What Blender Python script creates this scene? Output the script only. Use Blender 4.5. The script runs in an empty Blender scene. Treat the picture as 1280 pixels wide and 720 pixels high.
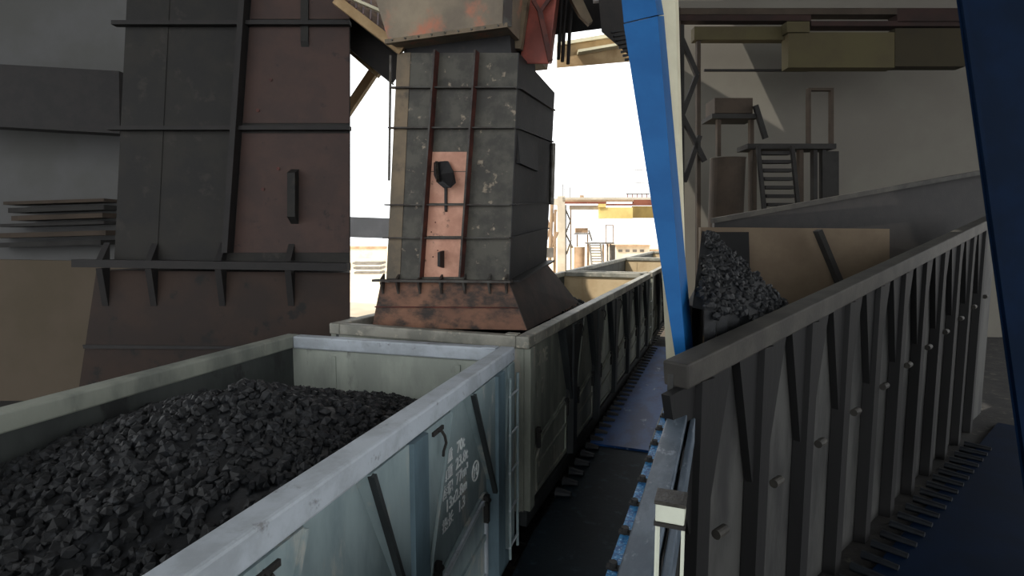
import bpy, bmesh, math, random
from math import sin, cos, tan, radians, pi
from mathutils import Vector, Matrix, noise
random.seed(7)
COL = bpy.context.scene.collection

# ------------------------------------------------------------------ survey helpers (real metres; the camera stands at 4.86 m)
F = 690.0; PSI = radians(21); TH = radians(5.5); CAM = Vector((0, 0, 4.86))
RT = Vector((cos(PSI), sin(PSI), 0)); FH = Vector((-sin(PSI), cos(PSI), 0))
FW = FH*cos(TH)+Vector((0, 0, -sin(TH))); UP = FH*sin(TH)+Vector((0, 0, cos(TH)))
def ray(x, y): return FW+RT*((x-640)/F)-UP*((y-360)/F)
def atd(x, y, d):
    r = ray(x, y); return CAM+r*(d/r.dot(FH))
def atz(x, y, z):
    r = ray(x, y); return CAM+r*((z-CAM.z)/r.z)

# ------------------------------------------------------------------ materials
def lin(c):
    return tuple((v/255/12.92 if v/255 <= .04045 else ((v/255+.055)/1.055)**2.4) for v in c)+(1,)
MATS = {}
def mat(name, c1, c2=None, c3=None, scale=2.0, rough=.7, metal=0.0, bump=.15, stretch=(1, 1, 1), p2=.5, p3=.62, w=.12, spec=.4, brick=None, wave=None):
    m = bpy.data.materials.new(name); m.use_nodes = True
    nt = m.node_tree; N = nt.nodes; L = nt.links
    b = N['Principled BSDF']; b.inputs['Roughness'].default_value = rough; b.inputs['Metallic'].default_value = metal
    b.inputs['Specular IOR Level'].default_value = spec
    tc = N.new('ShaderNodeTexCoord'); mp = N.new('ShaderNodeMapping'); mp.inputs['Scale'].default_value = stretch
    L.new(tc.outputs['Object'], mp.inputs['Vector'])
    def nz(s, det=6, off=0):
        n = N.new('ShaderNodeTexNoise'); n.inputs['Scale'].default_value = s; n.inputs['Detail'].default_value = det
        n.inputs['Roughness'].default_value = .62
        if off:
            m2 = N.new('ShaderNodeMapping'); m2.inputs['Location'].default_value = (off, off*.7, off*1.3)
            L.new(mp.outputs[0], m2.inputs[0]); L.new(m2.outputs[0], n.inputs['Vector'])
        else: L.new(mp.outputs[0], n.inputs['Vector'])
        return n
    def ramp(src, a, bb):
        r = N.new('ShaderNodeMapRange'); r.interpolation_type = 'SMOOTHSTEP'
        r.inputs['From Min'].default_value = a; r.inputs['From Max'].default_value = bb
        L.new(src, r.inputs['Value']); return r.outputs[0]
    def mix(fac, A, B):
        x = N.new('ShaderNodeMix'); x.data_type = 'RGBA'; L.new(fac, x.inputs[0])
        for v, i in ((A, 6), (B, 7)):
            if isinstance(v, tuple): x.inputs[i].default_value = v
            else: L.new(v, x.inputs[i])
        return x.outputs[2]
    out = lin(c1)
    if c2: out = mix(ramp(nz(scale).outputs[0], p2-w, p2+w), out, lin(c2))
    if c3: out = mix(ramp(nz(scale*2.3, 8, 11).outputs[0], p3-w*.5, p3+w*.5), out, lin(c3))
    if isinstance(out, tuple): b.inputs['Base Color'].default_value = out
    else: L.new(out, b.inputs['Base Color'])
    if bump:
        bp = N.new('ShaderNodeBump'); bp.inputs['Strength'].default_value = bump; bp.inputs['Distance'].default_value = .02
        L.new(nz(scale*9, 4, 3).outputs[0], bp.inputs['Height']); L.new(bp.outputs[0], b.inputs['Normal'])
    MATS[name] = m
    return m
WAG = mat('wagon_paint', (134, 150, 152), (108, 124, 128), (158, 160, 154), scale=1.6, rough=.62, stretch=(1, 1, .35), p3=.6)
WAGD = mat('dusty_dimmed_wagon_paint', (134, 138, 128), (100, 104, 98), (150, 146, 136), scale=1.4, rough=.7, stretch=(1, 1, .35))  # dusty paint; also stands in for shade on one left rail
POSTM = mat('post_paint', (92, 114, 124), (74, 92, 100), scale=2.2, rough=.6, stretch=(1, 1, .3))
POSTD = mat('dark_post_paint', (46, 51, 52), (34, 38, 40), (76, 74, 70), scale=2.0, rough=.65, stretch=(1, 1, .3), p3=.66)
RIM = mat('rim_paint', (172, 180, 188), (152, 159, 165), (120, 122, 124), scale=3, rough=.55, p3=.66)
RIMD = mat('dusty_rim_paint', (150, 148, 138), (122, 122, 114), (176, 168, 152), scale=2.5, rough=.6)
INNER = mat('wagon_inner_steel', (168, 174, 164), (142, 148, 140), (104, 108, 104), scale=1.3, rough=.7, stretch=(1, 1, .4), p3=.64)
INNERD = mat('dimmed_inner_steel', (66, 70, 68), (50, 54, 53), (38, 40, 40), scale=1.3, rough=.75, stretch=(1, 1, .5))  # left walls darkened in the colour to imitate shade
CREAM = mat('cream_inner_steel', (196, 176, 142), (182, 160, 126), scale=1.2, rough=.7)
UNDER = mat('underframe_black', (26, 27, 28), (38, 36, 34), scale=4, rough=.7)
STEEL = mat('worn_steel', (92, 90, 86), (70, 66, 60), scale=6, rough=.4, metal=.8)
WHITE = mat('stencil_white', (240, 245, 245), (205, 210, 212), scale=14, rough=.7, bump=0)
COAL = mat('coal', (22, 24, 27), (13, 15, 17), (38, 41, 45), scale=7, rough=.55, spec=.3, p3=.62)
SOOT = mat('sooty_plate', (78, 76, 68), (58, 56, 51), (142, 130, 112), scale=2.8, rough=.6, p3=.65, w=.1)
SKS = mat('brown_sooty_side', (64, 52, 46), (46, 40, 38), scale=1.6, rough=.7)
TANPL = mat('tan_plate', (132, 114, 90), (84, 78, 68), (70, 66, 58), scale=1.4, rough=.65, w=.3)  # plain tan; on the chute's left strip it paints warm light
BLACKM = mat('black_plate', (30, 29, 30), (20, 20, 22), (44, 38, 36), scale=2, rough=.6)
COPPER = mat('bare_orange_plate', (206, 156, 132), (180, 130, 108), (84, 64, 54), scale=2.4, rough=.55, p3=.66)
RUST = mat('rusty_skirt_plate', (136, 98, 76), (100, 70, 56), (48, 42, 38), scale=1.1, rough=.7, p3=.55, w=.26, stretch=(1, 1, 1.6))
RIBM = mat('rib_steel', (72, 70, 66), (50, 42, 38), scale=4, rough=.6)
RIBR = mat('rust_edge_steel', (92, 48, 40), (62, 36, 32), scale=4, rough=.7)
HOPG = mat('grey_hopper_plate', (150, 136, 114), (104, 94, 82), (180, 112, 86), scale=.8, rough=.6, p3=.6, w=.2)
REDP = mat('red_brown_plate', (150, 78, 66), (116, 62, 54), (80, 48, 44), scale=1.6, rough=.6)
BROWN = mat('brown_sheet', (124, 92, 62), (92, 66, 46), (58, 42, 32), scale=3, rough=.8, stretch=(3, 3, .4))
TANB = mat('tan_beam_paint', (176, 150, 112), (150, 124, 88), scale=2, rough=.7)
DARKB = mat('dark_beam_steel', (34, 30, 28), (24, 22, 22), scale=3, rough=.7)
GREYB = mat('grey_beam_paint', (222, 222, 224), (208, 208, 210), scale=2, rough=.6)
BLUE = mat('blue_girder_paint', (26, 94, 154), (20, 84, 142), scale=1.2, rough=.5, bump=.04, spec=.2)
BLUED = mat('dimmed_blue_paint', (4, 24, 48), (3, 20, 40), scale=1.2, rough=.7, bump=.04, spec=.08)  # girder blue copied darker, shade put into the colour
BTAN = mat('bunker_tan_plate', (112, 98, 80), (102, 88, 72), scale=.8, rough=.8)
CREAMC = mat('cream_column_paint', (226, 220, 192), (212, 206, 178), scale=1.2, rough=.6, bump=.05)
DECK = mat('blue_wet_deck', (24, 76, 138), (16, 52, 104), (120, 140, 170), scale=1.8, rough=.45, stretch=(1, .5, 1), p3=.66, w=.12, spec=.25)
DECKD = mat('dark_lower_deck', (16, 30, 38), (12, 24, 32), (30, 48, 58), scale=2, rough=.6, spec=.15)
CLEAT = mat('cleat_rubber', (14, 18, 24), (22, 28, 34), scale=5, rough=.5)
PARA = mat('parapet_steel', (96, 108, 120), (72, 84, 96), (126, 136, 146), scale=5, rough=.5, stretch=(1, .4, 1))
BSTRIP = mat('bright_blue_strip', (60, 140, 196), (30, 84, 140), (150, 196, 226), scale=30, rough=.5, p3=.6)
CABM = mat('cream_cabinet', (200, 204, 188), (184, 188, 172), scale=2, rough=.6)
DIRT = mat('coal_dirt_ground', (44, 42, 40), (30, 30, 30), (70, 66, 60), scale=1.5, rough=.95, bump=.5)
YARD = mat('yard_concrete', (224, 204, 176), (210, 190, 160), scale=.3, rough=.9)
YW = mat('sunlit_wall', (222, 214, 198), (204, 194, 176), scale=.6, rough=.9)
YT = mat('tan_steel', (188, 160, 132), (160, 134, 108), scale=1, rough=.8)
YR = mat('red_brown_girder', (150, 92, 72), (124, 72, 58), scale=.8, rough=.8)
YY = mat('yellow_girder', (236, 214, 140), (222, 196, 124), scale=.6, rough=.8)
YO = mat('olive_girder', (150, 128, 74), (128, 108, 62), scale=.6, rough=.8)
YG = mat('grey_yard_steel', (134, 130, 124), (110, 106, 100), scale=1, rough=.8)
DW = mat('dim_cladding', (108, 105, 97), (103, 99, 92), scale=.3, rough=.95, bump=.03)  # D set: yard colours copied dimmer, shade put into them
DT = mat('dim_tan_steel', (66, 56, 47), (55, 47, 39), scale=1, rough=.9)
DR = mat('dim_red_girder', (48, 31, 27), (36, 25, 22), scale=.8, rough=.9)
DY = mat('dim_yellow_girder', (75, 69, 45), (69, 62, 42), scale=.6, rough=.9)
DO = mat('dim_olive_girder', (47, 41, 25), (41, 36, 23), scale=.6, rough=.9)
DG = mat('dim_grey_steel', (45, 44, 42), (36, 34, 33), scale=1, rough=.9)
LW = mat('dimmed_sky_left', (88, 88, 88), (82, 82, 80), scale=.4, rough=.95, bump=.03)  # stands in for dimmed sky, darkness put into the colour
LT = mat('dimmed_plinth', (90, 80, 68), (84, 75, 62), scale=.4, rough=.95, bump=.03)  # lower band of the same stand-in, dimness in the colour
ROOF = mat('roof_underside', (52, 46, 40), (40, 36, 32), scale=.8, rough=.9)
KDK = mat('black_stage', (8, 8, 9), (6, 6, 7), scale=1.4, rough=.75, stretch=(1, 1, .3))  # K set: bunker colours darkened, shade put into them
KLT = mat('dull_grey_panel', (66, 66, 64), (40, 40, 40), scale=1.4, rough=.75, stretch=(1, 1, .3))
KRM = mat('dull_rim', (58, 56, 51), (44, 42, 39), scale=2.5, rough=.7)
C2S = mat('dimmed_sooty_plate', (33, 31, 27), (25, 24, 23), (41, 38, 34), scale=1.5, rough=.75)  # C2 set: chute colours copied darker to imitate shade
C2C = mat('dimmed_bare_plate', (64, 46, 40), (54, 40, 36), (32, 27, 26), scale=1.6, rough=.7, p3=.66)
C2K = mat('dimmed_rusty_skirt', (50, 37, 30), (40, 31, 27), (26, 24, 23), scale=1.2, rough=.8)
C2R = mat('dimmed_rib_steel', (30, 27, 26), (23, 21, 21), scale=3, rough=.7)

# ------------------------------------------------------------------ mesh builder
class MB:
    def __init__(s): s.v = []; s.f = []
    def add(s, vs, fs):
        o = len(s.v); s.v += [Vector(v) for v in vs]; s.f += [tuple(i+o for i in f) for f in fs]; return s
    def hexa(s, a, b):          # a: 4 points, b: 4 matching points
        return s.add(list(a)+list(b), [(3, 2, 1, 0), (4, 5, 6, 7), (0, 1, 5, 4), (1, 2, 6, 5), (2, 3, 7, 6), (3, 0, 4, 7)])
    def box(s, x0, x1, y0, y1, z0, z1):
        return s.hexa([(x0, y0, z0), (x1, y0, z0), (x1, y1, z0), (x0, y1, z0)], [(x0, y0, z1), (x1, y0, z1), (x1, y1, z1), (x0, y1, z1)])
    def prism(s, pts, ext):     # polygon + extrusion vector
        n = len(pts); ext = Vector(ext); P = [Vector(p) for p in pts]
        return s.add(P+[p+ext for p in P], [tuple(range(n-1, -1, -1)), tuple(range(n, 2*n))]+[(i, (i+1) % n, n+(i+1) % n, n+i) for i in range(n)])
    def bar(s, p0, p1, w, h, up=(0, 0, 1)):
        p0 = Vector(p0); p1 = Vector(p1); d = (p1-p0).normalized(); u = Vector(up)
        if abs(d.dot(u)) > .98: u = Vector((0, 1, 0))
        r = d.cross(u).normalized()*w/2; q = r.cross(d).normalized()*h/2
        return s.hexa([p0-r-q, p0+r-q, p0+r+q, p0-r+q], [p1-r-q, p1+r-q, p1+r+q, p1-r+q])
    def ibeam(s, p0, p1, w, h, up=(0, 0, 1), t=.025):
        p0 = Vector(p0); p1 = Vector(p1); d = (p1-p0).normalized(); u = Vector(up)
        if abs(d.dot(u)) > .98: u = Vector((0, 1, 0))
        r = d.cross(u).normalized(); q = r.cross(d).normalized()
        s.bar(p0, p1, t, h, q); s.bar(p0+q*h/2, p1+q*h/2, w, t, q); s.bar(p0-q*h/2, p1-q*h/2, w, t, q); return s
    def tube(s, p0, p1, r0, r1=None, n=12):
        r1 = r0 if r1 is None else r1; p0 = Vector(p0); p1 = Vector(p1); d = (p1-p0).normalized()
        a = d.orthogonal().normalized(); b = d.cross(a); vs = []
        for p, r in ((p0, r0), (p1, r1)):
            for i in range(n):
                t = 2*pi*i/n; vs.append(p+a*cos(t)*r+b*sin(t)*r)
        return s.add(vs, [tuple(range(n-1, -1, -1)), tuple(range(n, 2*n))]+[(i, (i+1) % n, n+(i+1) % n, n+i) for i in range(n)])
    def path(s, pts, r, n=8):
        for a, b in zip(pts, pts[1:]): s.tube(a, b, r, n=n)
        return s
    def build(s, name, m, parent=None, bevel=0, smooth=False):
        off = Vector((0, 0, 0)); q = parent
        while q: off += q.location; q = q.parent
        base = off
        if parent is None:
            xs = [v.x for v in s.v]; ys = [v.y for v in s.v]
            base = Vector(((min(xs)+max(xs))/2, (min(ys)+max(ys))/2, min(v.z for v in s.v)))
        me = bpy.data.meshes.new(name); me.from_pydata([v-base for v in s.v], [], s.f)
        bm = bmesh.new(); bm.from_mesh(me); bmesh.ops.recalc_face_normals(bm, faces=bm.faces); bm.to_mesh(me); bm.free()
        me.materials.append(m); o = bpy.data.objects.new(name, me); COL.objects.link(o)
        if parent: o.parent = parent
        else: o.location = base
        if bevel:
            md = o.modifiers.new('bevel', 'BEVEL'); md.width = bevel; md.segments = 2; md.limit_method = 'ANGLE'
        if smooth:
            for p in me.polygons: p.use_smooth = True
        return o
def tag(o, label=None, cat=None, group=None, kind=None):
    for k, v in (('label', label), ('category', cat), ('group', group), ('kind', kind)):
        if v: o[k] = v
    return o
def empty(name, loc, label=None, cat=None, group=None, kind=None):
    o = bpy.data.objects.new(name, None); COL.objects.link(o); o.location = loc; o.empty_display_size = .2
    return tag(o, label, cat, group, kind)
def copy_tree(o, parent=None):
    c = o.copy(); COL.objects.link(c); c.parent = parent
    for ch in list(o.children): copy_tree(ch, c)
    return c

# ------------------------------------------------------------------ setting: ground, roof, walls
tag(MB().box(-60, 60, -25, 27, -.4, 0).box(-1.3, 60, 27, 50, -.4, 0).build('floor', DIRT), kind='structure')
tag(MB().box(-160, -1.3, 27, 260, -.4, 0).box(-1.3, 160, 50, 260, -.4, 0).build('trim_1', YARD), kind='structure')
rf = MB()  # roof overhead plus unseen slabs shaped to block the sun
rf.box(-26, 2.5, -14, 6.8, 17, 17.3)
rf.box(-1.3, 2.5, 6.82, 34, 17, 17.3)  # added unseen slab, keeps sun off the right wall
rf.box(-6.5, -1.31, 13, 24, 17, 17.3)  # another added slab, blocks the sun patch on that wall
rf.box(-40, -12, -14, 22, 17.31, 17.6)
rf.box(2.51, 26, -14, 36, 17, 17.3)
tag(rf.build('ceiling_and_sun_slabs', ROOF), kind='structure')
# roof trusses high under the roof
# added walls standing in for a dimmed sky, dimness put into their colour
def wallpx(pts, d, thick, name, m):
    P = [atd(x, y, d) for x, y in pts]
    return MB().prism(P, FH*thick).build(name, m)
WL = 16.0
tag(wallpx([(-140, -330), (432, -330), (432, 332), (-140, 322)], WL, .3, 'wall_left', LW), kind='structure')
tag(wallpx([(-140, 322), (432, 332), (432, 520), (-140, 520)], WL-.15, .45, 'baseboard_left', LT), kind='structure')
tag(wallpx([(846, -160), (1500, -160), (1500, 440), (846, 440)], 26, .3, 'wall_right', DW), kind='structure')  # added wall in place of a dimmed sky

# ------------------------------------------------------------------ rails
def rail(x):
    m = MB()
    pts = [(-.07, 0), (.07, 0), (.07, .02), (.012, .04), (.012, .12), (.036, .13), (.036, .165), (-.036, .165), (-.036, .13), (-.012, .12), (-.012, .04), (-.07, .02)]
    m.prism([(x+a, -9, z) for a, z in pts], (0, 57, 0))
    return m
tr = empty('railway_track', (-4.04, -9, 0), 'steel railway track under the coal wagons, mostly hidden', 'track')
for x in (-4.04-.72, -4.04+.72): rail(x).build('rail', STEEL, tr)
sl = MB()
for i in range(94): sl.box(-5.3, -2.75, -9+i*.6, -8.75+i*.6, .001, .03)
sl.build('sleepers', UNDER, tr)

# ------------------------------------------------------------------ gondola wagons
LEN = 13.0; WID = 3.1; TOP = 3.5; SILL = 1.0; ZR = .165
POSTS = [2.35, 4.35, 6.35, 8.35, 10.35, 12.38]
def text_mesh(s, size, origin, parent, name, m=WHITE, extr=.002, shear=0):
    cu = bpy.data.curves.new(name, 'FONT'); cu.body = s; cu.size = size; cu.extrude = extr; cu.offset = size*.02; cu.shear = shear
    o = bpy.data.objects.new('t', cu); COL.objects.link(o)
    bpy.context.view_layer.update()
    me = bpy.data.meshes.new_from_object(o.evaluated_get(bpy.context.evaluated_depsgraph_get()))
    bpy.data.objects.remove(o)
    # text x -> +y, text y -> +z, normal -> +x
    M = Matrix(((0, 0, 1, origin[0]), (1, 0, 0, origin[1]), (0, 1, 0, origin[2]), (0, 0, 0, 1)))
    me.transform(M); me.materials.clear(); me.materials.append(m); me.name = name
    q = bpy.data.objects.new(name, me); COL.objects.link(q); q.parent = parent
    return q
def make_wagon(label, mats, text):
    body, post, rim, inn, innl, wend = mats
    r = empty('gondola_wagon', (0, 0, 0), label, 'wagon', 'open gondola wagons of the coal train')
    t = .05
    MB().box(-WID+.02, -.02, .02, LEN-.02, SILL-.06, SILL+.02).build('wagon_floor', UNDER, r)
    # side walls (right one carries the pressed ribs seen in the photo)
    MB().box(-t, 0, 0, LEN, SILL, TOP-.1).build('side_wall', body, r)
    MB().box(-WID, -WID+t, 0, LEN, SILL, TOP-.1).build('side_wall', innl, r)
    for (a, b, mm) in ((0, t, body), (LEN-t, LEN, wend)):
        MB().box(-WID+t+.002, -t-.002, a+.001, b-.001, SILL, TOP-.1).build('end_wall', mm, r)
    # inner end stiffening: faint ribs on the far end wall
    for x in (-.62, -2.4):
        MB().box(x-.03, x+.03, LEN-t-.02, LEN-t+.001, SILL+.1, TOP-.25).build('inner_rib', wend, r)
    # rim
    MB().box(-.1, .09, -.05, LEN+.05, TOP-.17, TOP).build('top_rail', rim, r, .02)
    MB().box(-WID-.09, -WID+.1, -.05, LEN+.05, TOP-.17, TOP).build('top_rail', MATS['dusty_dimmed_wagon_paint'] if text == 'near' else rim, r, .02)  # near wagon's left rail painted darker to imitate shade
    for (a, b) in ((-.05, .11), (LEN-.11, LEN+.05)):
        MB().box(-WID+.102, -.102, a, b, TOP-.17, TOP-.002).build('top_rail', rim, r, .02)
    for (x, y) in ((-.1, .08), (-.1, LEN-.08)):
        MB().box(x-.18, x-.002, y-.07, y+.07, TOP-.001, TOP+.012).build('corner_gusset', rim, r)
    # sill
    MB().box(-.06, .05, 0, LEN, SILL-.2, SILL+.03).build('side_sill', post, r, .01)
    MB().box(-WID-.05, -WID+.06, 0, LEN, SILL-.2, SILL+.03).build('side_sill', post, r, .01)
    # centre sill
    MB().box(-WID/2-.2, -WID/2+.2, -.15, LEN+.15, SILL-.35, SILL-.065).build('centre_sill', UNDER, r)
    # corner posts
    for sx in (0, 1):
        for y in (0, LEN-.2):
            x0, x1 = ((.001, .1) if sx == 0 else (-WID-.1, -WID-.001))
            MB().box(x0, x1, y, y+.2, SILL+.03, TOP-.172).build('corner_post', body, r, .012)
    # side posts, each one hat-shaped below with a flaring gusset above
    for sgn in (1, -1):
        X = 0 if sgn == 1 else -WID
        for y in POSTS:
            m = MB(); z1 = 2.15; hw = .17
            wt = .72 if y < 12 else .88
            yb = min(y+wt, LEN-.22)
            # lower hat post
            m.prism([(X+sgn*.001, y-hw, SILL+.03), (X+sgn*.13, y-hw*.72, SILL+.03), (X+sgn*.13, y+hw*.72, SILL+.03), (X+sgn*.001, y+hw, SILL+.03)], (0, 0, TOP-.172-SILL-.03))
            m.build('side_post', post, r)
            g = MB()
            g.hexa([(X+sgn*.001, y-hw*.9, z1), (X+sgn*.095, y-hw*.8, z1), (X+sgn*.095, y+hw*.8, z1), (X+sgn*.001, y+hw*.9, z1)],
                   [(X+sgn*.001, y-wt, TOP-.173), (X+sgn*.095, y-wt+.05, TOP-.173), (X+sgn*.095, yb-.05, TOP-.173), (X+sgn*.001, yb, TOP-.173)])
            g.build('post_gusset', post if text != 'near' else body, r)
            if sgn == 1:
                # dark edge strips of the gusset
                e = MB()
                e.bar((.1, y-hw*.9, z1-.12), (.1, y-wt+.06, TOP-.18), .035, .05, (1, 0, 0)); e.build('gusset_edge', MATS['dark_post_paint'], r)
                e = MB(); e.bar((.1, y+hw*.9, z1-.12), (.1, yb-.05, TOP-.18), .03, .03, (1, 0, 0)); e.build('gusset_edge', body, r)
                # lashing hook under the rim
                if y < 12.3:
                    h = MB(); yy = y+.36; xx = .14
                    h.path([(.09, yy, 3.27), (xx, yy, 3.26), (xx+.02, yy+.01, 3.22), (xx+.02, yy+.04, 3.15), (xx, yy+.03, 3.08), (xx+.01, yy, 3.05)], .012)
                    h.bar((.1, yy-.1, 3.26), (.1, yy+.1, 3.26), .03, .035); h.build('lashing_hook', UNDER, r)
    # lower discharge doors between posts
    bays = [(.25, 2.15)]+[(a+.2, b-.2) for a, b in zip(POSTS, POSTS[1:])]
    for a, b in bays:
        d = MB(); z0 = SILL+.08; z2 = 2.1; c = .35
        P = [(.002, a, z0), (.002, b, z0), (.002, b, z2-.05), (.002, b-.12, z2), (.002, a+c, z2-.22), (.002, a, z2-.5)]
        d.prism(P, (.035, 0, 0)); dd = d.build('discharge_door', body, r, .012)
        f = MB(); Q = [(.045, y_, z_) for _, y_, z_ in P]
        cy = sum(q[1] for q in Q)/6; cz = sum(q[2] for q in Q)/6
        Q = [(.045, cy+(y_-cy)*.84, cz+(z_-cz)*.84) for _, y_, z_ in Q]
        for i in range(6): f.bar(Q[i], Q[(i+1) % 6], .05, .035, (1, 0, 0))
        f.build('pressed_frame', MATS['rim_paint'] if text == 'near' else body, dd)
        mid = MB(); mid.bar((.045, a+.16, 1.5), (.045, b-.16, 1.62), .06, .035, (1, 0, 0)); mid.build('pressed_frame', body, dd)
        for yy in (a+.22, b-.14):
            h = MB(); h.box(.036, .09, yy-.03, yy+.03, z2-.32, z2-.02); h.tube((.07, yy-.06, z2-.1), (.07, yy+.06, z2-.1), .028)
            h.build('hinge', UNDER, dd)
    # end face ribs
    for (y0, y1) in ((-.07, -.001), (LEN+.001, LEN+.07)):
        MB().box(-WID+.2, -.2, y0, y1, 2.3, 2.42).build('end_rib', body, r)
        for x in (-.75, -1.55, -2.35): MB().box(x-.05, x+.05, y0, y1, SILL, 2.298).build('end_rib', body, r)
    # ladder at the far right-hand corner
    L = MB()
    for yy in (12.66, 12.98): L.tube((.14, yy, 1.0), (.14, yy, 3.2), .018)
    ld = L.build('ladder', WAG if text == 'near' else body, r)
    for k in range(5):
        rg = MB(); z = 1.15+k*.46; rg.tube((.14, 12.64, z), (.14, 13.0, z), .014); rg.build('rung', MATS['rim_paint'], ld)
    # couplers
    for s_, y in ((-1, 0), (1, LEN)):
        c = MB(); xm = -WID/2
        c.box(xm-.09, xm+.09, min(y, y+s_*.3), max(y, y+s_*.3), .72, .92)
        c.box(xm-.15, xm+.12, min(y+s_*.3, y+s_*.36), max(y+s_*.3, y+s_*.36), .68, .98)
        c.build('coupler', UNDER, r)
    # bogies
    for yc in (2.1, LEN-2.1):
        b = empty('bogie', (-WID/2, yc, 0)); b.parent = r
        for xs in (-1, 1):
            f = MB(); x0 = -WID/2+xs*.95
            f.prism([(x0-.06, yc-1.1, .55), (x0-.06, yc-.75, .42), (x0-.06, yc-.35, .28), (x0-.06, yc+.35, .28), (x0-.06, yc+.75, .42), (x0-.06, yc+1.1, .55), (x0-.06, yc+1.05, .68), (x0-.06, yc+.3, .8), (x0-.06, yc-.3, .8), (x0-.06, yc-1.05, .68)], (.12, 0, 0))
            f.build('side_frame', UNDER, b, .015)
        for yy in (yc-.9, yc+.9):
            w = MB()
            for xs in (-1, 1):
                x0 = -WID/2+xs*.72
                w.tube((x0-.06, yy, ZR+.42), (x0+.06, yy, ZR+.42), .42, n=28); w.tube((x0-xs*.1, yy, ZR+.42), (x0-xs*.06, yy, ZR+.42), .45, n=28)
            w.tube((-WID/2-.95, yy, ZR+.42), (-WID/2+.95, yy, ZR+.42), .08); w.build('wheelset', STEEL, b)
    if text == 'near':
        sh = 0
        L1 = [('70t', 11.36, 2.80), ('23.8t', 11.33, 2.65), ('77m³', 11.33, 2.50), ('13x2.8m', 11.08, 2.35), ('1.3', 11.38, 2.20)]
        for s, y, z in L1: text_mesh(s, .155, (.003, y, z), r, 'lettering')
        for s, y, z in (('载重', 11.0, 2.80), ('自重', 11.0, 2.65), ('容积', 11.0, 2.50), ('换长', 11.0, 2.20)): text_mesh(s, .13, (.003, y, z), r, 'lettering')
        c = MB(); n = 28; yc, zc, R1 = 11.86, 2.42, .095
        pts = [(.005, yc+R1*cos(2*pi*i/n), zc+R1*1.05*sin(2*pi*i/n)) for i in range(n+1)]
        for p, q in zip(pts, pts[1:]): c.bar(p, q, .02, .006, (1, 0, 0))
        for p, q in (((-.04, -.06), (-.04, .06)), ((-.04, .06), (.0, .0)), ((0, 0), (.04, .06)), ((.04, .06), (.04, -.06)), ((-.05, -.02), (.05, -.02))):
            c.bar((.005, yc+p[0], zc+p[1]), (.005, yc+q[0], zc+q[1]), .016, .006, (1, 0, 0))
        c.build('ring_emblem', WHITE, r)
    if text == 'mid':
        text_mesh('C70E', .3, (.003, .42, 2.95), r, 'lettering', MATS['dusty_rim_paint'])
        text_mesh('1 7', .34, (.003, .5, 2.5), r, 'lettering', MATS['dusty_rim_paint'])
    return r
w2 = make_wagon('dusty grey-green gondola wagon under the rusty loading chute, cream inside end', (WAGD, POSTD, RIMD, CREAM, INNERD, CREAM), 'mid')
w2.location = (-2.49, 6.93, 0)
w3 = copy_tree(w2); w3.location = (-2.49, 20.6, 0)
w3['label'] = 'farthest gondola wagon, empty, beyond the cream end wall in the sunlight'
w4 = copy_tree(w2); w4.location = (-2.49, 34.27, 0)
w4['label'] = 'last wagon of the train, tiny, its rim nearly touching the blue girder in view'
w3['label'] = 'third gondola wagon, empty, directly beyond the cream sunlit end wall'
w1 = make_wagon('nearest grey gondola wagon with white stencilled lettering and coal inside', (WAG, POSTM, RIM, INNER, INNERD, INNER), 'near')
ph = radians(4.6); far = Vector((-2.43, 6.16, 0)); d1 = Vector((-sin(ph), cos(ph), 0))
w1.rotation_euler.z = ph; w1.location = far-d1*LEN

# ------------------------------------------------------------------ coal
ICO = None
def lump_template():
    bm = bmesh.new(); bmesh.ops.create_icosphere(bm, subdivisions=1, radius=1)
    v = [x.co.copy() for x in bm.verts]; f = [tuple(q.index for q in x.verts) for x in bm.faces]; bm.free(); return v, f
LV, LF = lump_template()
def coal_heap(name, hf, x0, x1, y0, y1, nlump, size, label, rot=0, org=(0, 0), inside=None, res=.12):
    m = MB(); nx = int((x1-x0)/res); ny = int((y1-y0)/res)
    R = Matrix.Rotation(rot, 4, 'Z'); O = Vector((org[0], org[1], 0))
    idx = {}; vs = []
    for i in range(nx+1):
        for j in range(ny+1):
            x = x0+(x1-x0)*i/nx; y = y0+(y1-y0)*j/ny; z = hf(x, y)
            idx[i, j] = len(vs); vs.append(O+R@Vector((x, y, z)))
    fs = [(idx[i, j], idx[i+1, j], idx[i+1, j+1], idx[i, j+1]) for i in range(nx) for j in range(ny)]
    if inside:
        cc_ = lambda f: sum((vs[i] for i in f), Vector((0, 0, 0)))/4
        fs = [f for f in fs if inside(cc_(f).x, cc_(f).y)]
        used = sorted({i for f in fs for i in f}); mp_ = {u: k for k, u in enumerate(used)}
        vs = [vs[u] for u in used]; fs = [tuple(mp_[i] for i in f) for f in fs]
    m.add(vs, fs)
    for k in range(nlump):
        x = random.uniform(x0+size, x1-size); y = random.uniform(y0+size, y1-size)
        if inside and not inside(x, y): continue
        s = size*random.uniform(.45, 1.15)
        z = hf(x, y)+s*.1
        E = Matrix.Rotation(random.uniform(0, 6), 3, Vector((random.random(), random.random(), random.random()+.1)).normalized())
        sx = Vector((random.uniform(.6, 1.2), random.uniform(.6, 1.2), random.uniform(.5, 1)))*s
        c = O+R@Vector((x, y, z))
        m.add([c+E@Vector((v.x*sx.x*random.uniform(.8, 1.2), v.y*sx.y, v.z*sx.z)) for v in LV], LF)
    o = m.build(name, COAL)
    return tag(o, label, 'coal', kind='stuff')
def h1(x, y):   # wagon 1 local coordinates (x -3..0, y 0..13)
    dx = x+1.45; dy = y-10.3
    z = 3.62-.34*math.sqrt((dx*.9)**2+(dy*1.0)**2)+.06*noise.noise(Vector((x*2, y*2, 0)))
    return max(z, 1.5+.05*noise.noise(Vector((x*3, y*3, 4))))
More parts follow.
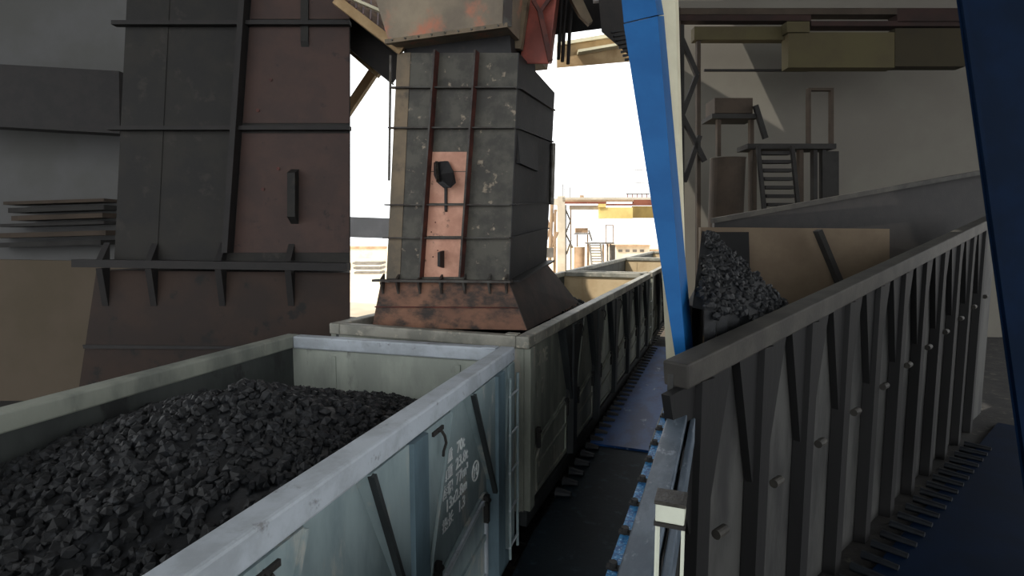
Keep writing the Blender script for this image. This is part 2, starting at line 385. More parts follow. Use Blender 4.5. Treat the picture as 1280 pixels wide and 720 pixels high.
coal_heap('coal_load', h1, -3.04, -.06, 4.2, 12.9, 9000, .055, 'black coal heaped inside the nearest grey gondola wagon', rot=ph, org=(w1.location.x, w1.location.y))
def h2(x, y):
    dx = x+4.1; dy = y-9.9
    z = 4.25-.62*math.sqrt((dx*.75)**2+(dy*.6)**2)+.05*noise.noise(Vector((x*2, y*2, 0)))
    return max(min(z, 3.3+max(0, (min(x+5.5, -2.6-x)))*1.2), 1.3)
coal_heap('coal_load', h2, -5.53, -2.56, 8.9, 19.8, 5000, .05, 'dark coal piled behind the rusty chute in the wagon below it')

# ------------------------------------------------------------------ loading chutes
def chute(M, P0, ang, depth, xr, mats, name, label, hook=True, taper=0.0, ytop=60, skirt_flare=.28, near=True):
    """front face drawn in a vertical plane through P0; M maps survey marks to the view, xr limits the right edge"""
    soot, plate, skirtm, rib, ribv, sidem, lefm = mats
    a = Vector((cos(ang), sin(ang), 0)); nrm = Vector((-sin(ang), cos(ang), 0))   # nrm points away from the camera
    def P(x, y, off=0.0):
        x, y = M(x, y); r = ray(x, y); t = (P0-CAM).dot(nrm)/r.dot(nrm); p = CAM+r*t
        return p-nrm*off
    root = empty(name, P(555, 405)+nrm*depth*.5, label, 'chute')
    lx = lambda y: 490-(y-205)*(7/145) if y < 352 else 476-(y-352)*(6/55)
    rx = lambda y: min(xr, (642-(y-205)*(6/145)) if y < 352 else 636+(y-352)*(25/55))
    cut = xr < 600
    yt = ytop
    top = [P(lx(yt), yt), P(rx(yt), yt)]; bot = [P(lx(350), 350), P(rx(350), 350)]
    ins = a*taper
    def back(p, d, s): return p+nrm*d+ins*s
    b = MB()
    b.hexa([bot[0], bot[1], back(bot[1], depth, -1), back(bot[0], depth, 1)], [top[0], top[1], back(top[1], depth, -1), back(top[0], depth, 1)])
    body = b.build('chute_body', soot, root)
    # separate right-hand side plate (darker) set just proud of the body
    if not cut:
        q = MB(); e = a*.012
        q.hexa([bot[1], bot[1]+e, back(bot[1], depth, 0)+e, back(bot[1], depth, 0)], [top[1], top[1]+e, back(top[1], depth, 0)+e, back(top[1], depth, 0)])
        q.build('side_plate', sidem, root)
    # tan left strip: warm light painted along the front's left edge
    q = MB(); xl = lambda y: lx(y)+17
    q.prism([P(lx(yt)+.2, yt, .004), P(xl(yt), yt, .004), P(xl(348), 348, .004), P(lx(348)+.2, 348, .004)], -nrm*.006); q.build('lit_edge_plate', lefm, root)
    # bare plates between the vertical ribs
    cx0 = lambda y: 538-(y-215)*(9/130); cx1 = lambda y: min(xr-.3, 588-(y-215)*(9/130))
    for (y0, y1) in ((190 if near else yt, 214), (215, 254), (256, 295), (299, 346)):
        if cut and y1 < 214: continue
        q = MB(); q.prism([P(cx0(y0)+1.5, y0, .004), P(cx1(y0), y0, .004), P(cx1(y1), y1, .004), P(cx0(y1)+1.5, y1, .004)], -nrm*.012)
        q.build('bare_plate', plate, root)
    # horizontal ribs
    th = (P(500, 297)-P(500, 295)).length
    for y in (255.5, 296.5, 160, 110):
        if y < yt: continue
        w = .1*(1 if near else 1.3)
        q = MB(); x0 = lx(y)-3.5; x1 = rx(y)+(.5 if cut else 0)
        q.prism([P(x0, y), P(x1, y), P(x1, y+1.6), P(x0, y+1.6)], -nrm*w); q.build('rib', rib, root)
        if not cut:
            A = P(x1, y); B = back(A, depth*.98, 0)+Vector((0, 0, .16)); q = MB(); q.bar(A+a*.03, B+a*.03, .07, th*.8); q.build('rib', sidem, root)
    # vertical ribs
    for cf in (cx0, lambda y: 588-(y-215)*(9/130)):
        if cf(300) > xr: continue
        q = MB(); w = .15*(1 if near else 1.3); hx = 1.1
        q.prism([P(cf(yt)-hx, yt), P(cf(yt)+hx, yt), P(cf(346)+hx, 346), P(cf(346)-hx, 346)], -nrm*w); rr = q.build('rib', ribv, root)
        q = MB(); q.prism([P(cf(yt)-hx, yt, w), P(cf(yt)+hx, yt, w), P(cf(346)+hx, 346, w), P(cf(346)-hx, 346, w)], -nrm*.01); q.build('rib_edge', rib, rr)
    # flange with gussets
    fl = MB(); fx0, fx1 = 470, (xr+.2 if cut else 641)
    w = .13*(1 if near else 1.6)
    fl.prism([P(fx0, 348.5), P(fx1, 350), P(fx1, 353), P(fx0, 351.5)], -nrm*w); fl.build('flange', rib, root)
    if not cut:
        A = P(641, 351.5); B = back(A, depth, 0)+Vector((0, 0, .2)); q = MB(); q.bar(A, B, .22, th*1.2); q.build('flange', sidem, root)
    else:
        pass
    for gx in (480, 499, 526, 553, 582, 613, 634):
        if gx > xr-2: continue
        for (ya, yb, nm) in ((340, 349, 1), (352, 367, -1)):
            q = MB()
            if nm == 1: pts = [P(gx-1, ya+2), P(gx-1, yb, w*.9), P(gx-1, yb)]
            else: pts = [P(gx-1, ya), P(gx-1, ya, w*.9), P(gx-1, yb, .04), P(gx-1, yb)]
            q.prism(pts, P(gx+1.4, yb)-P(gx-1, yb)); q.build('gusset', rib, root)
    # little fins and slot
    for (x, y0, y1) in ((554.5, 313, 335), (558.5, 232, 266)):
        if x > xr: continue
        q = MB(); f = .18 if y0 > 300 else .05
        q.prism([P(x-1.5, y0), P(x-1.5, y0+2, f), P(x-1.5, y1-3, f), P(x-1.5, y1)], P(x+1.5, y1)-P(x-1.5, y1)); q.build('fin', sidem, root)
    for (x, y) in ((545, 278), (540, 290), (583, 309), (548, 313), (542, 321)):
        if x > xr: continue
        q = MB(); c = P(x, y, .012); q.tube(c, c-nrm*.02, th*.35); q.build('bolt', RIBR, root)
    # skirt
    s0 = [P(lx(352), 353), P(rx(352), 354)]
    s1 = [P(lx(408), 408, .12), P((xr if cut else 661), 411, .12)]
    q = MB(); fr = 0 if cut else .18
    q.hexa([s1[0], s1[1], back(s1[1], (depth+.3 if cut else 3.1), -1)+a*fr, back(s1[0], depth+.3, 1)], [s0[0], s0[1], back(s0[1], depth, -1), back(s0[0], depth, 1)])
    q.build('skirt', skirtm, root)
    if not cut:
        e = a*.012; q = MB(); A = s1[1]; B = back(s1[1], 3.1, 0)+a*.2+Vector((0, 0, .05)); C_ = back(s0[1], depth, 0)+Vector((0, 0, .2)); D = s0[1]
        q.hexa([A+e, B+e, C_+e, D+e], [A, B, C_, D]); q.build('skirt_side', SKS, root)
    q = MB(); q.prism([P(lx(382)-.5, 382, .075), P(rx(382)-(0 if cut else .5), 383, .075), P(rx(382), 384, .085), P(lx(382), 383.4, .085)], -nrm*.02); q.build('skirt_seam', ribv, root)
    return root, P, nrm, a
M1 = lambda x, y: (x, y)
m1 = (SOOT, COPPER, RUST, RIBM, RIBR, BLACKM, TANPL)
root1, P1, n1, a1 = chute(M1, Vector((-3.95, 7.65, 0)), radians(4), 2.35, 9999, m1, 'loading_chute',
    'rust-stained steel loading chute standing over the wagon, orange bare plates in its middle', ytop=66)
# swing lever with curved pad on the chute front
q = MB(); q.prism([P1(543, 203, .03), P1(546, 220, .12), P1(553, 230, .2), P1(562, 237, .22), P1(564, 230, .08), P1(560, 216, .04), P1(552, 202, .03)], a1*.14-n1*.05); lv = q.build('lever_pad', BLACKM, root1, .01)
q = MB(); q.bar(P1(549, 204, .1), P1(556, 228, .26), .04, .06); q.build('lever_edge', STEEL, lv)
q = MB(); q.tube(P1(489.5, 70, .03), P1(487.5, 226, .03), .02); q.build('drain_pipe', STEEL, root1)
q = MB(); q.tube(P1(642, 150)+n1*2.2+a1*.09, P1(640, 246)+n1*2.2+a1*.09, .05); q.build('drain_pipe', STEEL, root1)
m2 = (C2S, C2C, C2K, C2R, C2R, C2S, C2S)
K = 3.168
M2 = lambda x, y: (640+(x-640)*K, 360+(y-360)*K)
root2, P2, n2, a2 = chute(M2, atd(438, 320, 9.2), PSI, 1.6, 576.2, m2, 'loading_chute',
    'large loading chute at far left, seen close, shade put into its colours', taper=.55, ytop=228, near=False)

# upper hopper above chute
d0 = 8.3
hp = empty('feed_hopper', P1(565, 60)+n1*.8, 'grey hopper with orange patches at the top, feeding the rusty chute', 'hopper')
q = MB(); F_ = lambda x, y, off=0: P1(x, y, off)
q.hexa([F_(497, 61, .25), F_(641, 42, .25), F_(646, 40)+n1*1.9, F_(505, 58)+n1*1.9], [F_(455, -120, .7), F_(655, -120, .7), F_(655, -120)+n1*2.4, F_(470, -120)+n1*2.4])
q.build('hopper_shell', HOPG, hp)
q = MB(); q.bar(F_(495, 61, .3), F_(643, 41.5, .3), .08, .06); q.build('hopper_flange', TANPL, hp)
q = MB(); q.bar(F_(641, 42, .28), F_(650, -40, .5), .12, .08); q.build('corner_bar', RIBM, hp)
for k in range(9):
    q = MB(); x = 504+k*16; y = 61-(x-497)*.132+0.6; c = F_(x, y-1, .34); q.tube(c, c-n1*.02, .014); q.build('bolt', STEEL, hp)
nk = MB(); nk.hexa([F_(500, 203)+n1*.1, F_(648, 203)+n1*.1, F_(648, 203)+n1*1.2, F_(500, 203)+n1*1.2], [F_(503, 56)+n1*.05, F_(636, 42)+n1*.05, F_(636, 42)+n1*1.5, F_(503, 56)+n1*1.5])
# neck is part of the hopper
nk.build('hopper_neck', BLACKM, hp)
# red brown pipe
rp = empty('transfer_pipe', atd(672, 75, 9.0), 'red-brown steel transfer spout to the right of the grey hopper', 'spout')
A = lambda x, y, d: atd(x, y, d)
q = MB(); q.hexa([A(650, 80, 8.7), A(686, 80, 8.5), A(690, 80, 9.4), A(655, 80, 9.6)], [A(664, -90, 8.7), A(706, -90, 8.5), A(710, -90, 9.5), A(668, -90, 9.7)]); q.build('spout_shell', REDP, rp, .02)
q = MB(); q.bar(A(688, 76, 8.45), A(675, 15, 8.45), .07, .07); q.bar(A(675, 15, 8.45), A(666, 0, 8.45), .05, .05); q.bar(A(675, 15, 8.45), A(690, -6, 8.45), .05, .05); q.build('spout_rib', RIBR, rp)
q = MB(); q.bar(A(646, 62, 8.6), A(664, -60, 8.6), .16, .1); q.build('spout_rib', TANPL, rp)
for i, (x0, x1) in enumerate(((698, 704), (703, 711), (710, 718))):
    q = MB(); q.path([A(x0, 74+i*3, 9.2), A(x0+2, 40, 9.25), A(x1, -30, 9.3)], .03); o = q.build('hanging_cable', DARKB)
    tag(o, ['leftmost of three dark cables hanging beside the red-brown spout', 'middle of three dark cables hanging beside the red-brown spout', 'rightmost of three dark cables hanging beside the red-brown spout'][i], 'cable', 'cables beside the spout')

# ------------------------------------------------------------------ overhead steel
def beam_obj(name, p0, p1, w, h, m, label, cat, i=True, parts=None):
    q = MB(); (q.ibeam if i else q.bar)(p0, p1, w, h); o = q.build(name, m); return tag(o, label, cat)
# top-left brown canopy with its edge beam
cn = empty('brown_canopy', A(460, 60, 9.5), 'brown boarded canopy underside at the top left beside the grey hopper', 'canopy')
q = MB(); q.hexa([A(430, 2, 9), A(500, 58, 9), A(500, 57, 9.1), A(430, 1, 9.1)], [A(430, -40, 11.5), A(490, -10, 11.5), A(490, -11, 11.6), A(430, -41, 11.6)]); q.build('boards', BROWN, cn)
q = MB(); q.bar(A(420, 0, 8.8), A(503, 64, 8.8), .1, .14); q.build('edge_beam', TANB, cn)
for k in range(7):
    q = MB(); x = 436+k*9; q.bar(A(x, 6+k*7.2-1, 8.9), A(x+1+k*.3, -38+k*5, 11.4), .03, .05); q.build('batten', RIBR, cn)
q = MB(); q.bar(A(425, -8, 8.9), A(494, 22, 8.9), .09, .04); q.build('edge_beam', CREAMC, cn)
beam_obj('roof_girder', A(400, 10, 9.8), A(500, 92, 9.8), .2, .42, DARKB, 'black roof girder slanting below the brown canopy', 'girder')
beam_obj('roof_girder', A(395, 22, 10.2), A(476, 92, 10.2), .14, .18, TANB, 'weathered tan girder slanting along the sky at upper left', 'girder', False)
beam_obj('hanger_post', A(471, 30, 9.9), A(476, 88, 9.9), .12, .12, DARKB, 'short dark hanger below the brown canopy', 'post', False)
beam_obj('diagonal_brace', A(466, 92, 11), A(400, 190, 11), .16, .16, TANB, 'tan diagonal brace crossing the sky left of the chute', 'brace', False)
# top right dark roof and purlins
dr = empty('dark_canopy', A(740, 0, 11), 'black corrugated canopy at the top between spout and blue girder', 'canopy')
q = MB(); q.hexa([A(690, 44, 9.6), A(812, 28, 9.6), A(812, 26, 9.65), A(690, 42, 9.65)], [A(690, -60, 9.2), A(815, -60, 9.2), A(815, -62, 9.25), A(690, -62, 9.25)]); q.build('fascia', DARKB, dr)
q = MB()
q.hexa([A(752, 40, 8.4), A(792, 74, 8.4), A(796, 74, 9.2), A(756, 40, 9.2)], [A(745, -40, 8.2), A(782, -40, 8.2), A(786, -40, 9.2), A(750, -40, 9.2)]); q.build('corrugated_cheek', DARKB, dr)
for k in range(8):
    q = MB(); q.bar(A(764+k*2.4, 40+k*5, 8.36), A(792, 36+k*5.2, 8.36), .03, .03); q.build('corrugation', BLACKM, dr)
q = MB(); q.bar(A(742, 0, 8.6), A(780, -3, 8.6), .1, .06); q.build('edge_strip', GREYB, dr)
q = MB(); q.prism([A(712, -5, 8.9), A(726, -6, 8.9), A(741, 26, 8.9), A(736, 30, 8.9), A(724, 18, 8.9)], FH*.12); tag(q.build('deflector_plate', TANPL), 'pointed grey-tan plate hanging under the black canopy', 'plate')
gd = empty('crane_girder', A(735, 62, 14), 'tan steel girder under the black canopy right of the cables', 'girder')
q = MB(); q.hexa([A(696, 57, 14), A(790, 42, 14), A(790, 44, 14.3), A(696, 59, 14.3)], [A(696, 53, 14), A(790, 37, 14), A(790, 39, 14.3), A(696, 55, 14.3)]); q.build('top_flange', CREAMC, gd)
q = MB(); q.hexa([A(696, 85, 14.1), A(800, 76, 14.1), A(800, 76, 14.15), A(696, 85, 14.15)], [A(696, 57, 14.1), A(800, 43, 14.1), A(800, 43, 14.15), A(696, 57, 14.15)]); q.build('web', TANB, gd)
q = MB(); q.bar(A(722, 66, 14), A(775, 57, 14), .3, .06); q.build('stiffener', CREAMC, gd)

for rt_, pts in ((cn, ((440, -36, 11.4), (488, -8, 11.4))), (dr, ((700, -58, 9.3), (800, -58, 9.2))), (gd, ((700, 54, 14.1), (786, 41, 14.1)))):
    for p_ in pts:
        q_ = A(*p_); MB().box(q_.x-.05, q_.x+.05, q_.y-.05, q_.y+.05, q_.z, 16.99 if q_.y < 6.8 else q_.z+.5).build('hanger', DARKB, rt_)
# blue inclined girder and cream column at right of the chute
bg = empty('blue_girder', A(848, 452, 5.9), 'bright blue inclined box girder beside the wagons', 'girder')
D = 5.9
q = MB(); q.hexa([A(845, 452, D), A(858, 452, D), A(868, 452, D+.5), A(848, 452, D+.5)], [A(779.5, 30, D), A(822, 20, D), A(830, 20, D+.5), A(784, 30, D+.5)]); q.build('lower_length', BLUE, bg)
q = MB(); q.hexa([A(779.8, 28.5, D-.02), A(822, 18.5, D-.02), A(830, 18.5, D+.5), A(784, 28.5, D+.5)], [A(771, -60, D-.02), A(808, -60, D-.02), A(816, -60, D+.5), A(775, -60, D+.5)]); q.build('upper_length', BLUE, bg)
cc = MB(); cc.hexa([A(833, 452, 6.6), A(856, 452, 6.6), A(860, 452, 6.9), A(838, 452, 6.9)], [A(806, -80, 6.6), A(842, -80, 6.6), A(846, -80, 6.9), A(812, -80, 6.9)])
tag(cc.build('cream_column', CREAMC), 'cream steel column right behind the blue girder', 'column')

# ------------------------------------------------------------------ grey horizontal beam left of the chute
beam_obj('cross_beam', A(300, 279, 13), A(500, 286, 13), .3, .47, GREYB, 'grey horizontal beam running behind the rusty chute to its left', 'beam', False)
beam_obj('cross_beam', A(-160, 113, 14.2), A(158, 131, 14.2), .5, 1.5, C2R, 'broad beam darkened by its colour, meeting the large dimmed chute at far left', 'beam', False)

# ------------------------------------------------------------------ walkway beside the train
wk = empty('walkway', (-1.7, 14, 0), 'dark blue steel walkway deck alongside the wagons', 'walkway')
MB().box(-2.28, -1.18, 10.1, 20, .84, .9).build('deck_plate', DECK, wk)
MB().prism([(-1.82, 1, .78), (-.55, 1, .78), (-.55, 10.09, .78), (-2.28, 10.09, .78), (-2.28, 6.7, .78)], (0, 0, .08)).build('lower_deck', DECKD, wk)
MB().box(-1.17, -1.08, 10.1, 20, .78, 1.0).build('kerb', PARA, wk)
for k in range(30):
    y = 7.9+k*.4
    m = MB(); m.tube((-2.3, y, .9), (-2.06, y, .9), .085, .04, n=10); m.build('roller', CLEAT, wk)
for k in range(10):
    MB().box(-2.2+max(0,3-k)*.12, -2.1+max(0,3-k)*.12, 1.5+k*1.8, 1.6+k*1.8, 0, .78).build('support_leg', UNDER, wk)
    MB().box(-.95, -.85, 1.5+k*1.8, 1.6+k*1.8, 0, .78).build('support_leg', UNDER, wk) if k < 5 else MB().box(-1.3, -1.2, 1.5+k*1.8, 1.6+k*1.8, 0, .84).build('support_leg', UNDER, wk)

# parapet beam with bright blue strip
pb = empty('parapet_beam', (-.35, 3, 0), 'grey-blue steel parapet beam with bright blue edge strip, lower right of the wagons', 'beam')
q = MB(); q.box(-.44, -.27, .8, 6.0, 3.02, 3.2); q.build('top_channel', PARA, pb, .012)
MB().box(-.245, -.2, .8, 6.0, 2.9, 3.14).build('outer_rail', PARA, pb, .01)
MB().box(-.50, -.445, .8, 6.0, 3.0, 3.16).build('blue_strip', BSTRIP, pb)
MB().box(-.52, -.505, .8, 6.0, 1.9, 3.1).build('skirting_plate', DECKD, pb)
for k in range(12):
    q = MB(); y = 1.6+k*.36; q.tube((-.475, y, 3.14), (-.475, y, 3.2), .022, n=8); q.box(-.51, -.43, y-.02, y+.02, 3.162, 3.175); q.build('stud', UNDER, pb)
for y in (1.2, 3.4, 5.8): MB().box(-.42, -.3, y, y+.12, 0, 3.02).build('stanchion', UNDER, pb)
# cream cabinet on a stand
cb = empty('cream_cabinet', (-.15, 1.8, 3.0), 'small cream cabinet on a thin frame beside the parapet beam', 'cabinet')
x0, x1 = -.13, .1
p = A(819, 640, 1.9); zc = p.z
q = MB()
q.box(p.x, p.x+.1, p.y, p.y+.1, zc-.035, zc+.03); q.build('box_body', CABM, cb, .004)
MB().box(p.x-.004, p.x+.104, p.y-.004, p.y+.104, zc+.031, zc+.045).build('lid', STEEL, cb)
MB().box(p.x-.004, p.x+.104, p.y-.004, p.y+.104, zc-.05, zc-.036).build('bottom_tray', UNDER, cb)
for (dx, dy) in ((.005, .005), (.095, .005), (.005, .095), (.095, .095)):
    MB().box(p.x+dx-.004, p.x+dx+.004, p.y+dy-.004, p.y+dy+.004, 3.001, zc-.051).build('leg', CABM, cb)
tag(MB().box(-.19, 1.6, -1.6, 2.2, 2.9, 3.0).build('trim_2', DECKD), kind='structure')

# ------------------------------------------------------------------ yard beyond, sunlit (centre) and the bay with shade put into its colours (right)
def yard(S, d, mt, xmin, near):
    W, T, RG, Y, O, G = mt
    def A(x, y, dd=0): return atd(640+(x-640)*S, 360+(y-360)*S, d+dd)
    def bx(x0, y0, x1, y1, dd=0, th=.5): return MB().prism([A(x0, y0, dd), A(x1, y0, dd), A(x1, y1, dd), A(x0, y1, dd)], FH*th)
    w = 'in the right bay, shade put into its colours' if near else 'in the sunlit yard beyond the wagons'
    g = empty('gantry', A(760, 345), 'red-brown and yellow girder gantry '+w, 'gantry')
    gy = 373 if not near else 389
    if not near:
        bx(697, 245, 706.5, gy, 0, .6).build('post', W, g)
        bx(688, 248, 697, 256, 0, .5).build('girder', W, g)
    else: bx(703, 249, 706.5, gy, 0, .3).build('post', T, g)
    bx(706, 256, 708, gy, .2, .3).build('post', G, g)
    bx(713, 258, 714.5, gy, .4, .2).build('post', T, g)
    bx(703, 246.5, 830, 249.5, 0, .6).build('girder', W, g)
    bx(703, 249.6, 792, 252, 0, .5).build('girder', T, g); bx(706, 252.2, 758, 254.5, 0, .4).build('girder', RG, g)
    bx(792, 249.6, 830, 255.2, 0, .5).build('girder', RG, g); bx(758, 254.6, 830, 256.6, 0, .5).build('girder', RG, g)
    bx(712, 256.8, 749, 262, .3, .4).build('girder', Y if near else W, g)
    bx(748.5, 254.8, 757.5, 259, -.1, .5).build('girder', Y, g); bx(749, 259.1, 791, 273, 0, .5).build('girder', Y, g)
    bx(791.2, 257.5, 819, 272.5, 0, .5).build('girder', O, g)
    for (a, b) in (((707, 262), (713, 276)), ((713, 276), (707, 292)), ((707, 292), (716, 310)), ((708, 318), (714, 300))):
        q = MB(); q.bar(A(*a, .3), A(*b, .3), .12*S**.3, .12*S**.3); q.build('brace', G, g)
    bx(716, 273.6, 757, 274.4, 1, .1).build('tie_bar', G, g)
    t = empty('storage_tank', A(724, 345, .6), 'tan upright cylindrical tank '+w, 'tank')
    q = MB(); r = (A(731, 320)-A(717.5, 320)).length/2; c0 = A(724, 340, r); c0.z = 0; c1 = Vector((c0.x, c0.y, A(724, 309, r).z)); q.tube(c0, c1, r, n=32); q.build('shell', T, t, smooth=False)
    q = MB(); q.tube(c1, c1+Vector((0, 0, .03)), r*1.03, n=32); q.build('rim', W, t)
    s = empty('stair_platform', A(748, 345), 'steel stair and platform '+w, 'staircase')
    bx(733, 303, 768, 305, .2, 1).build('landing', G, s)
    for x in (735, 753.5, 759, 762.5): bx(x, 305.2, x+1.6, gy, .4, .25).build('post', G if x > 755 else T, s)
    bx(757, 282, 758, 303, .3, .2).build('handrail', YT if not near else T, s); bx(766, 282, 767, 303, .3, .2).build('handrail', T, s); bx(757, 281, 767, 282, .3, .2).build('handrail', T, s)
    for k in range(8): bx(738.5+k*.4, 306+k*3.4, 750+k*.35, 307.3+k*3.4, -.1-.12*k, .3).build('step', G, s)
    for x in (737, 750.5):
        q = MB(); q.bar(A(x, 304, 0), A(x+3, 334, -1), .12, .16); q.build('stringer', G, s)
    bx(764, 306, 769, 330, .6, .1).build('side_plate', DG if near else YG, s)
    h = empty('valve_house', A(727, 303, 1), 'small raised hut above the tan tank '+w, 'hut')
    bx(720, 285, 735, 291, .8, 1).build('hut_wall', T, h); bx(719, 291.2, 737, 293, .7, 1.2).build('hut_floor', G, h)
    for x in (721, 734): bx(x, 293.2, x+1.5, gy-1, .9, .2).build('post', T, h)
    q = MB(); q.bar(A(736, 288, .7), A(740, 301, .7), .12*S**.3, .12*S**.3); q.build('brace', G, h)
    return A, bx
A1, bx1 = yard(1.0, 42, (YW, YT, YR, YY, YO, YG), 697, False)
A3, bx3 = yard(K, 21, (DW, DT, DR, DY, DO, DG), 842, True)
# pipes and frame close behind the chute
pr = empty('pipe_frame', A1(690, 340), 'tan pipe frame standing just right of the chute', 'pipes')
for (a, b, r) in (((690, 255), (687, 330), .13), ((694, 262), (693, 345), .1), ((683, 300), (695, 262), .09), ((684, 275), (694, 310), .1), ((697, 290), (686, 318), .1)):
    q = MB(); q.tube(A1(*a, -4), A1(*b, -4), r, n=8); q.build('pipe', YT, pr)
bx1(680, 310, 692, 322, -5, .6).build('bracket', YG, pr)
# railings on top of the gantry girder
rl = empty('walkway_railing', A1(710, 246), 'thin railing posts on top of the sunlit gantry girder', 'railing')
for x, y in ((703, 230), (705.5, 235), (712, 234)): bx1(x, y, x+.9, 246.4, .1, .1).build('railing_post', YG, rl)
bx1(725, 244, 730, 246.4, .1, .3).build('lamp_box', YT, rl); bx1(783, 241.5, 812, 243, .1, .1).build('top_rail', YG, rl)
for k in range(5): bx1(784+k*6, 243.1, 785+k*6, 246.4, .1, .1).build('railing_post', YR, rl)
# low sunlit buildings in the far distance
for i, (x0, y0, x1, y1, d, lab) in enumerate(((770, 306, 812, 330, 14, 'long low pale building beyond the stair platform'), (806, 312, 850, 326, 20, 'low grey block near the blue girder'), ))if True else ():
    b = empty('yard_building', A1((x0+x1)/2, 345, d), lab, 'building')
    bx1(x0, y0+2, x1, 355, d, 5).build('wall', YW, b); bx1(x0-1, y0, x1+1, y0+2, d-.3, 5.6).build('roof', YT, b)
    for k in range(4): bx1(x0+3+k*9, y0+6, x0+8+k*9, y0+9, d-.05, .1).build('window', YG, b)
# wires
for i, y in enumerate((229, 213)):
    q = MB(); q.path([A1(786, y, 3), A1(800, y-.3, 3), A1(840, y+1, 3)], .035, 6); tag(q.build('overhead_wire', YG), ['lower thin overhead wire in front of the white sky', 'upper thin overhead wire in front of the white sky'][i], 'wire')

# left centre: sunlit yard wall and stacks seen between dark wall and chute
yl = empty('brick_stack', A1(460, 345), 'pale stacked slabs behind the chute on the left', 'stack')
for k in range(6): bx1(440+k*.5, 325+k*3.0, 476-k*.3, 327.4+k*3.0, 28-k*.3, 3).build('slab', YG if k % 2 else YW, yl)
lw = empty('low_yard_wall', A1(455, 345, 10), 'pale low wall across the yard left of the chute', 'wall')
bx1(425, 311, 482, 335, 40, .8).build('wall_panel', YW, lw); bx1(425, 308, 482, 311, 39.9, 1).build('coping', YT, lw)

# ------------------------------------------------------------------ left bay, shade put into its colours: slab stack before the plinth
st = empty('slab_stack', atd(60, 330, 15.5), 'dim-coloured stacked slabs against the dim-coloured wall at far left', 'stack')
for k, (x0, y0, x1, y1) in enumerate(((4, 248, 130, 252), (10, 256, 130, 262), (14, 266, 128, 272), (0, 276, 130, 280), (-20, 288, 132, 294), (-20, 300, 126, 306))):
    MB().prism([atd(x0, y0+4, 15.3), atd(x1, y0, 15.3), atd(x1, y1, 15.3), atd(x0, y1+4, 15.3)], FH*.6).build('slab', DG if k % 2 else DT, st)

# ------------------------------------------------------------------ bunker at right with ribbed steel wall
p0 = atd(842, 455, 5.0); p1 = atd(1235, 272, 14.0)
dv = p1-p0; hz = Vector((dv.x, dv.y, 0)); Ln = hz.length; hz.normalize(); nr = Vector((hz.y, -hz.x, 0))   # nr points toward the camera side
def W(t, z, off=0): # t metres along wall
    return Vector((p0.x, p0.y, 0))+hz*t+Vector((0, 0, z))+nr*off
topz = lambda t: p0.z+(p1.z-p0.z)*t/Ln
bk = empty('ribbed_bunker_wall', W(Ln/2, 0), 'dark ribbed steel bunker wall rising to the right of the blue girder', 'bunker wall')
Lx = Ln+1.2
q = MB(); q.hexa([W(0, 0), W(Lx, 0), W(Lx, 0, -.06), W(0, 0, -.06)], [W(0, topz(0)-.1), W(Lx, topz(Lx)-.1), W(Lx, topz(Lx)-.1, -.06), W(0, topz(0)-.1, -.06)]); q.build('wall_sheet', KLT, bk)
q = MB(); q.bar(W(0, topz(0)-.1, .02), W(Lx, topz(Lx)-.1, .02), .26, .24); q.build('top_rail', KRM, bk, .02)
k = 0; t = .35
while t < Ln:
    wd = .16; m = MB(); tp = topz(t)-.22
    m.hexa([W(t-wd, 0, .01), W(t+wd, 0, .01), W(t+wd*.7, 0, .16), W(t-wd*.7, 0, .16)], [W(t-wd, tp, .01), W(t+wd, topz(t+wd)-.22, .01), W(t+wd*.7, tp, .16), W(t-wd*.7, tp, .16)])
    m.build('wall_post', KDK, bk)
    g = MB(); ww = .55
    g.hexa([W(t-wd, tp-1.5, .01), W(t+wd, tp-1.5, .01), W(t+wd, tp-1.5, .1), W(t-wd, tp-1.5, .1)], [W(t-ww, topz(t-ww)-.22, .01), W(t+ww, topz(t+ww)-.22, .01), W(t+ww, topz(t+ww)-.22, .1), W(t-ww, topz(t-ww)-.22, .1)])
    g.build('post_gusset', KDK, bk)
    h = MB(); c = W(t+.2, tp-1.6, .18); h.tube(c, c+hz*.18, .05); h.build('latch', KRM, bk)
    t += 1.25
# coal and inner walls
q = MB(); q.prism([atd(876, 284, 12), atd(1112, 286, 12), atd(1112, 560, 12), atd(876, 560, 12)], FH*.15); o = tag(q.build('bunker_end_wall', BTAN), 'dull tan end wall inside the bunker behind the ribbed wall', 'bunker wall')
q = MB(); q.prism([atd(880, 290, 11.85), atd(936, 290, 11.85), atd(940, 420, 11.85), atd(880, 420, 11.85)], FH*.1); tag(q.build('dark_sheet', KDK), 'dark upright sheet on the left part of the tan bunker end wall', 'plate')  # darker left part of the end wall, made as a thin sheet
q = MB(); q.bar(atd(1022, 288, 11.7), atd(1052, 360, 11.7), .2, .1); tag(q.build('shadow_bar', DG), 'grey bar standing in for a diagonal shadow on the tan bunker end wall', 'bar')  # solid bar drawn in place of a slanting cast shadow
q = MB(); q.prism([atd(893, 277, 13.5), atd(1228, 213, 16), atd(1260, 211, 16), atd(1260, 330, 16), atd(893, 330, 13.5)], FH*.15); tag(q.build('sloping_bunker_wall', C2R), 'dark sloping steel wall behind the tan bunker end wall', 'bunker wall')
q = MB(); q.bar(atd(890, 276, 13.4), atd(1262, 209, 15.9), .12, .12); tag(q.build('sloping_rail', KRM), 'grey rail sloping up along the top of the dark bunker wall', 'rail')
def h3(x, y):
    px_ = x+.5; dy = y-8.3
    z = 4.95-1.05*max(0, x-(-.2))-.4*abs(dy)+.06*noise.noise(Vector((x*2, y*2, 0)))
    return max(z, .05)
def in3(x, y):
    q_ = Vector((x, y, 0))-Vector((p0.x, p0.y, 0)); return q_.dot(nr) < -.2
base_h3 = h3
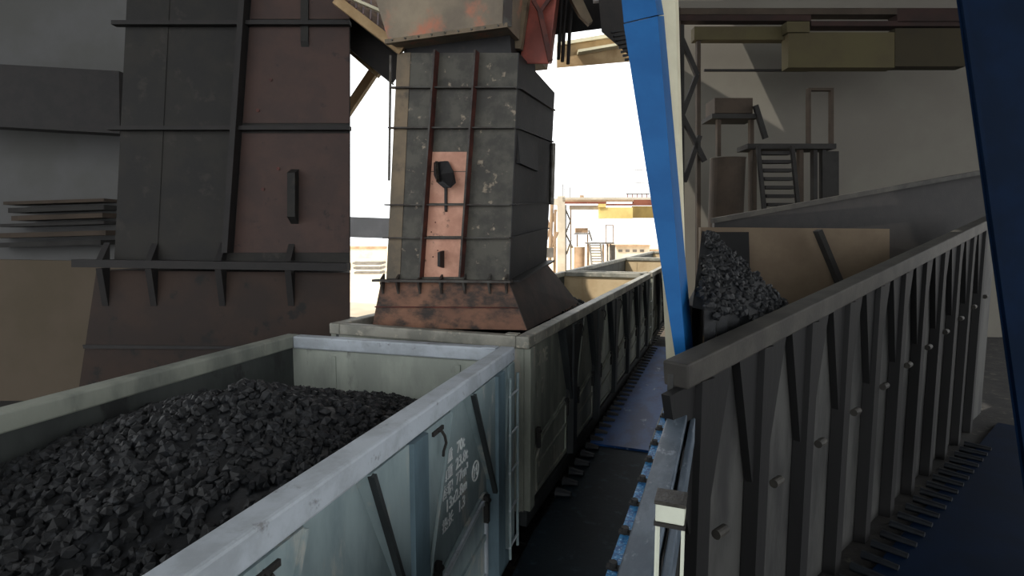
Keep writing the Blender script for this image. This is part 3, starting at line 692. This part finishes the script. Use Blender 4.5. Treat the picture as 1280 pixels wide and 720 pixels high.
coal_heap('coal_heap', lambda x, y: base_h3(x, y) if in3(x, y) else .02, -.3, 4.2, 6.2, 10.6, 4500, .06, 'black coal heap behind the ribbed bunker wall, beside the blue girder', inside=in3)
bl = MB(); bl.box(-.42, -.34, 7.0, 11.5, 0, 4.0); tag(bl.build('bunker_side_wall', KDK), 'black steel side plate holding the coal heap by the blue girder', 'bunker wall')
# far right blue girder, shade put into its colour
fb = empty('dimmed_blue_girder', atd(1290, 500, 6.5), 'blue inclined girder at the right edge, dimmed by its colour', 'girder')
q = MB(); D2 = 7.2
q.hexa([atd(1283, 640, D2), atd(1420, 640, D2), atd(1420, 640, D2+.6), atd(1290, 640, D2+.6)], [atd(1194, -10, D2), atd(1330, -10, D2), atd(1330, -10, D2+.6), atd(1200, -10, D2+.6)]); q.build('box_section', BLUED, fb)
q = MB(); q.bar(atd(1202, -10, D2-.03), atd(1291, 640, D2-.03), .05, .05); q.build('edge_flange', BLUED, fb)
# dark deck at bottom right
dk = empty('side_walkway', W(6, .01, 1.2), 'dark blue wet deck at the foot of the ribbed wall, bottom right', 'walkway')
q = MB(); q.hexa([W(1, .02, .5), W(14, .02, .5), W(14, .02, 3.2), W(1, .02, 3.2)], [W(1, .08, .5), W(14, .08, .5), W(14, .08, 3.2), W(1, .08, 3.2)]); q.build('deck_plate', BLUED, dk)
for k in range(22):
    q = MB(); q.tube(W(2+k*.45, .1, .28), W(2+k*.45, .1, .75), .07, .05, n=10); q.build('roller', CLEAT, dk)

# ------------------------------------------------------------------ light
sc = bpy.context.scene
w = bpy.data.worlds.new('sky'); sc.world = w; w.use_nodes = True
bgN = w.node_tree.nodes['Background']; bgN.inputs[0].default_value = (.965, .985, 1, 1); bgN.inputs[1].default_value = 2.2
sun = bpy.data.lights.new('sun', 'SUN'); sun.energy = 5.0; sun.angle = radians(.6); sun.color = (1, .93, .82)
so = bpy.data.objects.new('sun', sun); COL.objects.link(so); so.location = (-20, -20, 30)
sd = Vector((.50, .62, -1.0)).normalized(); so.rotation_euler = sd.to_track_quat('-Z', 'Y').to_euler()

cam = bpy.data.cameras.new('camera'); cam.sensor_width = 36; cam.lens = F/1280*36; cam.clip_end = 1000
co = bpy.data.objects.new('camera', cam); COL.objects.link(co); co.location = CAM
co.rotation_euler = (radians(90)-TH, 0, PSI); sc.camera = co
sc.view_settings.view_transform = 'Standard'; sc.view_settings.look = 'None'; sc.view_settings.gamma = 1
sc.view_settings.use_curve_mapping = False; sc.view_settings.exposure = 0.0
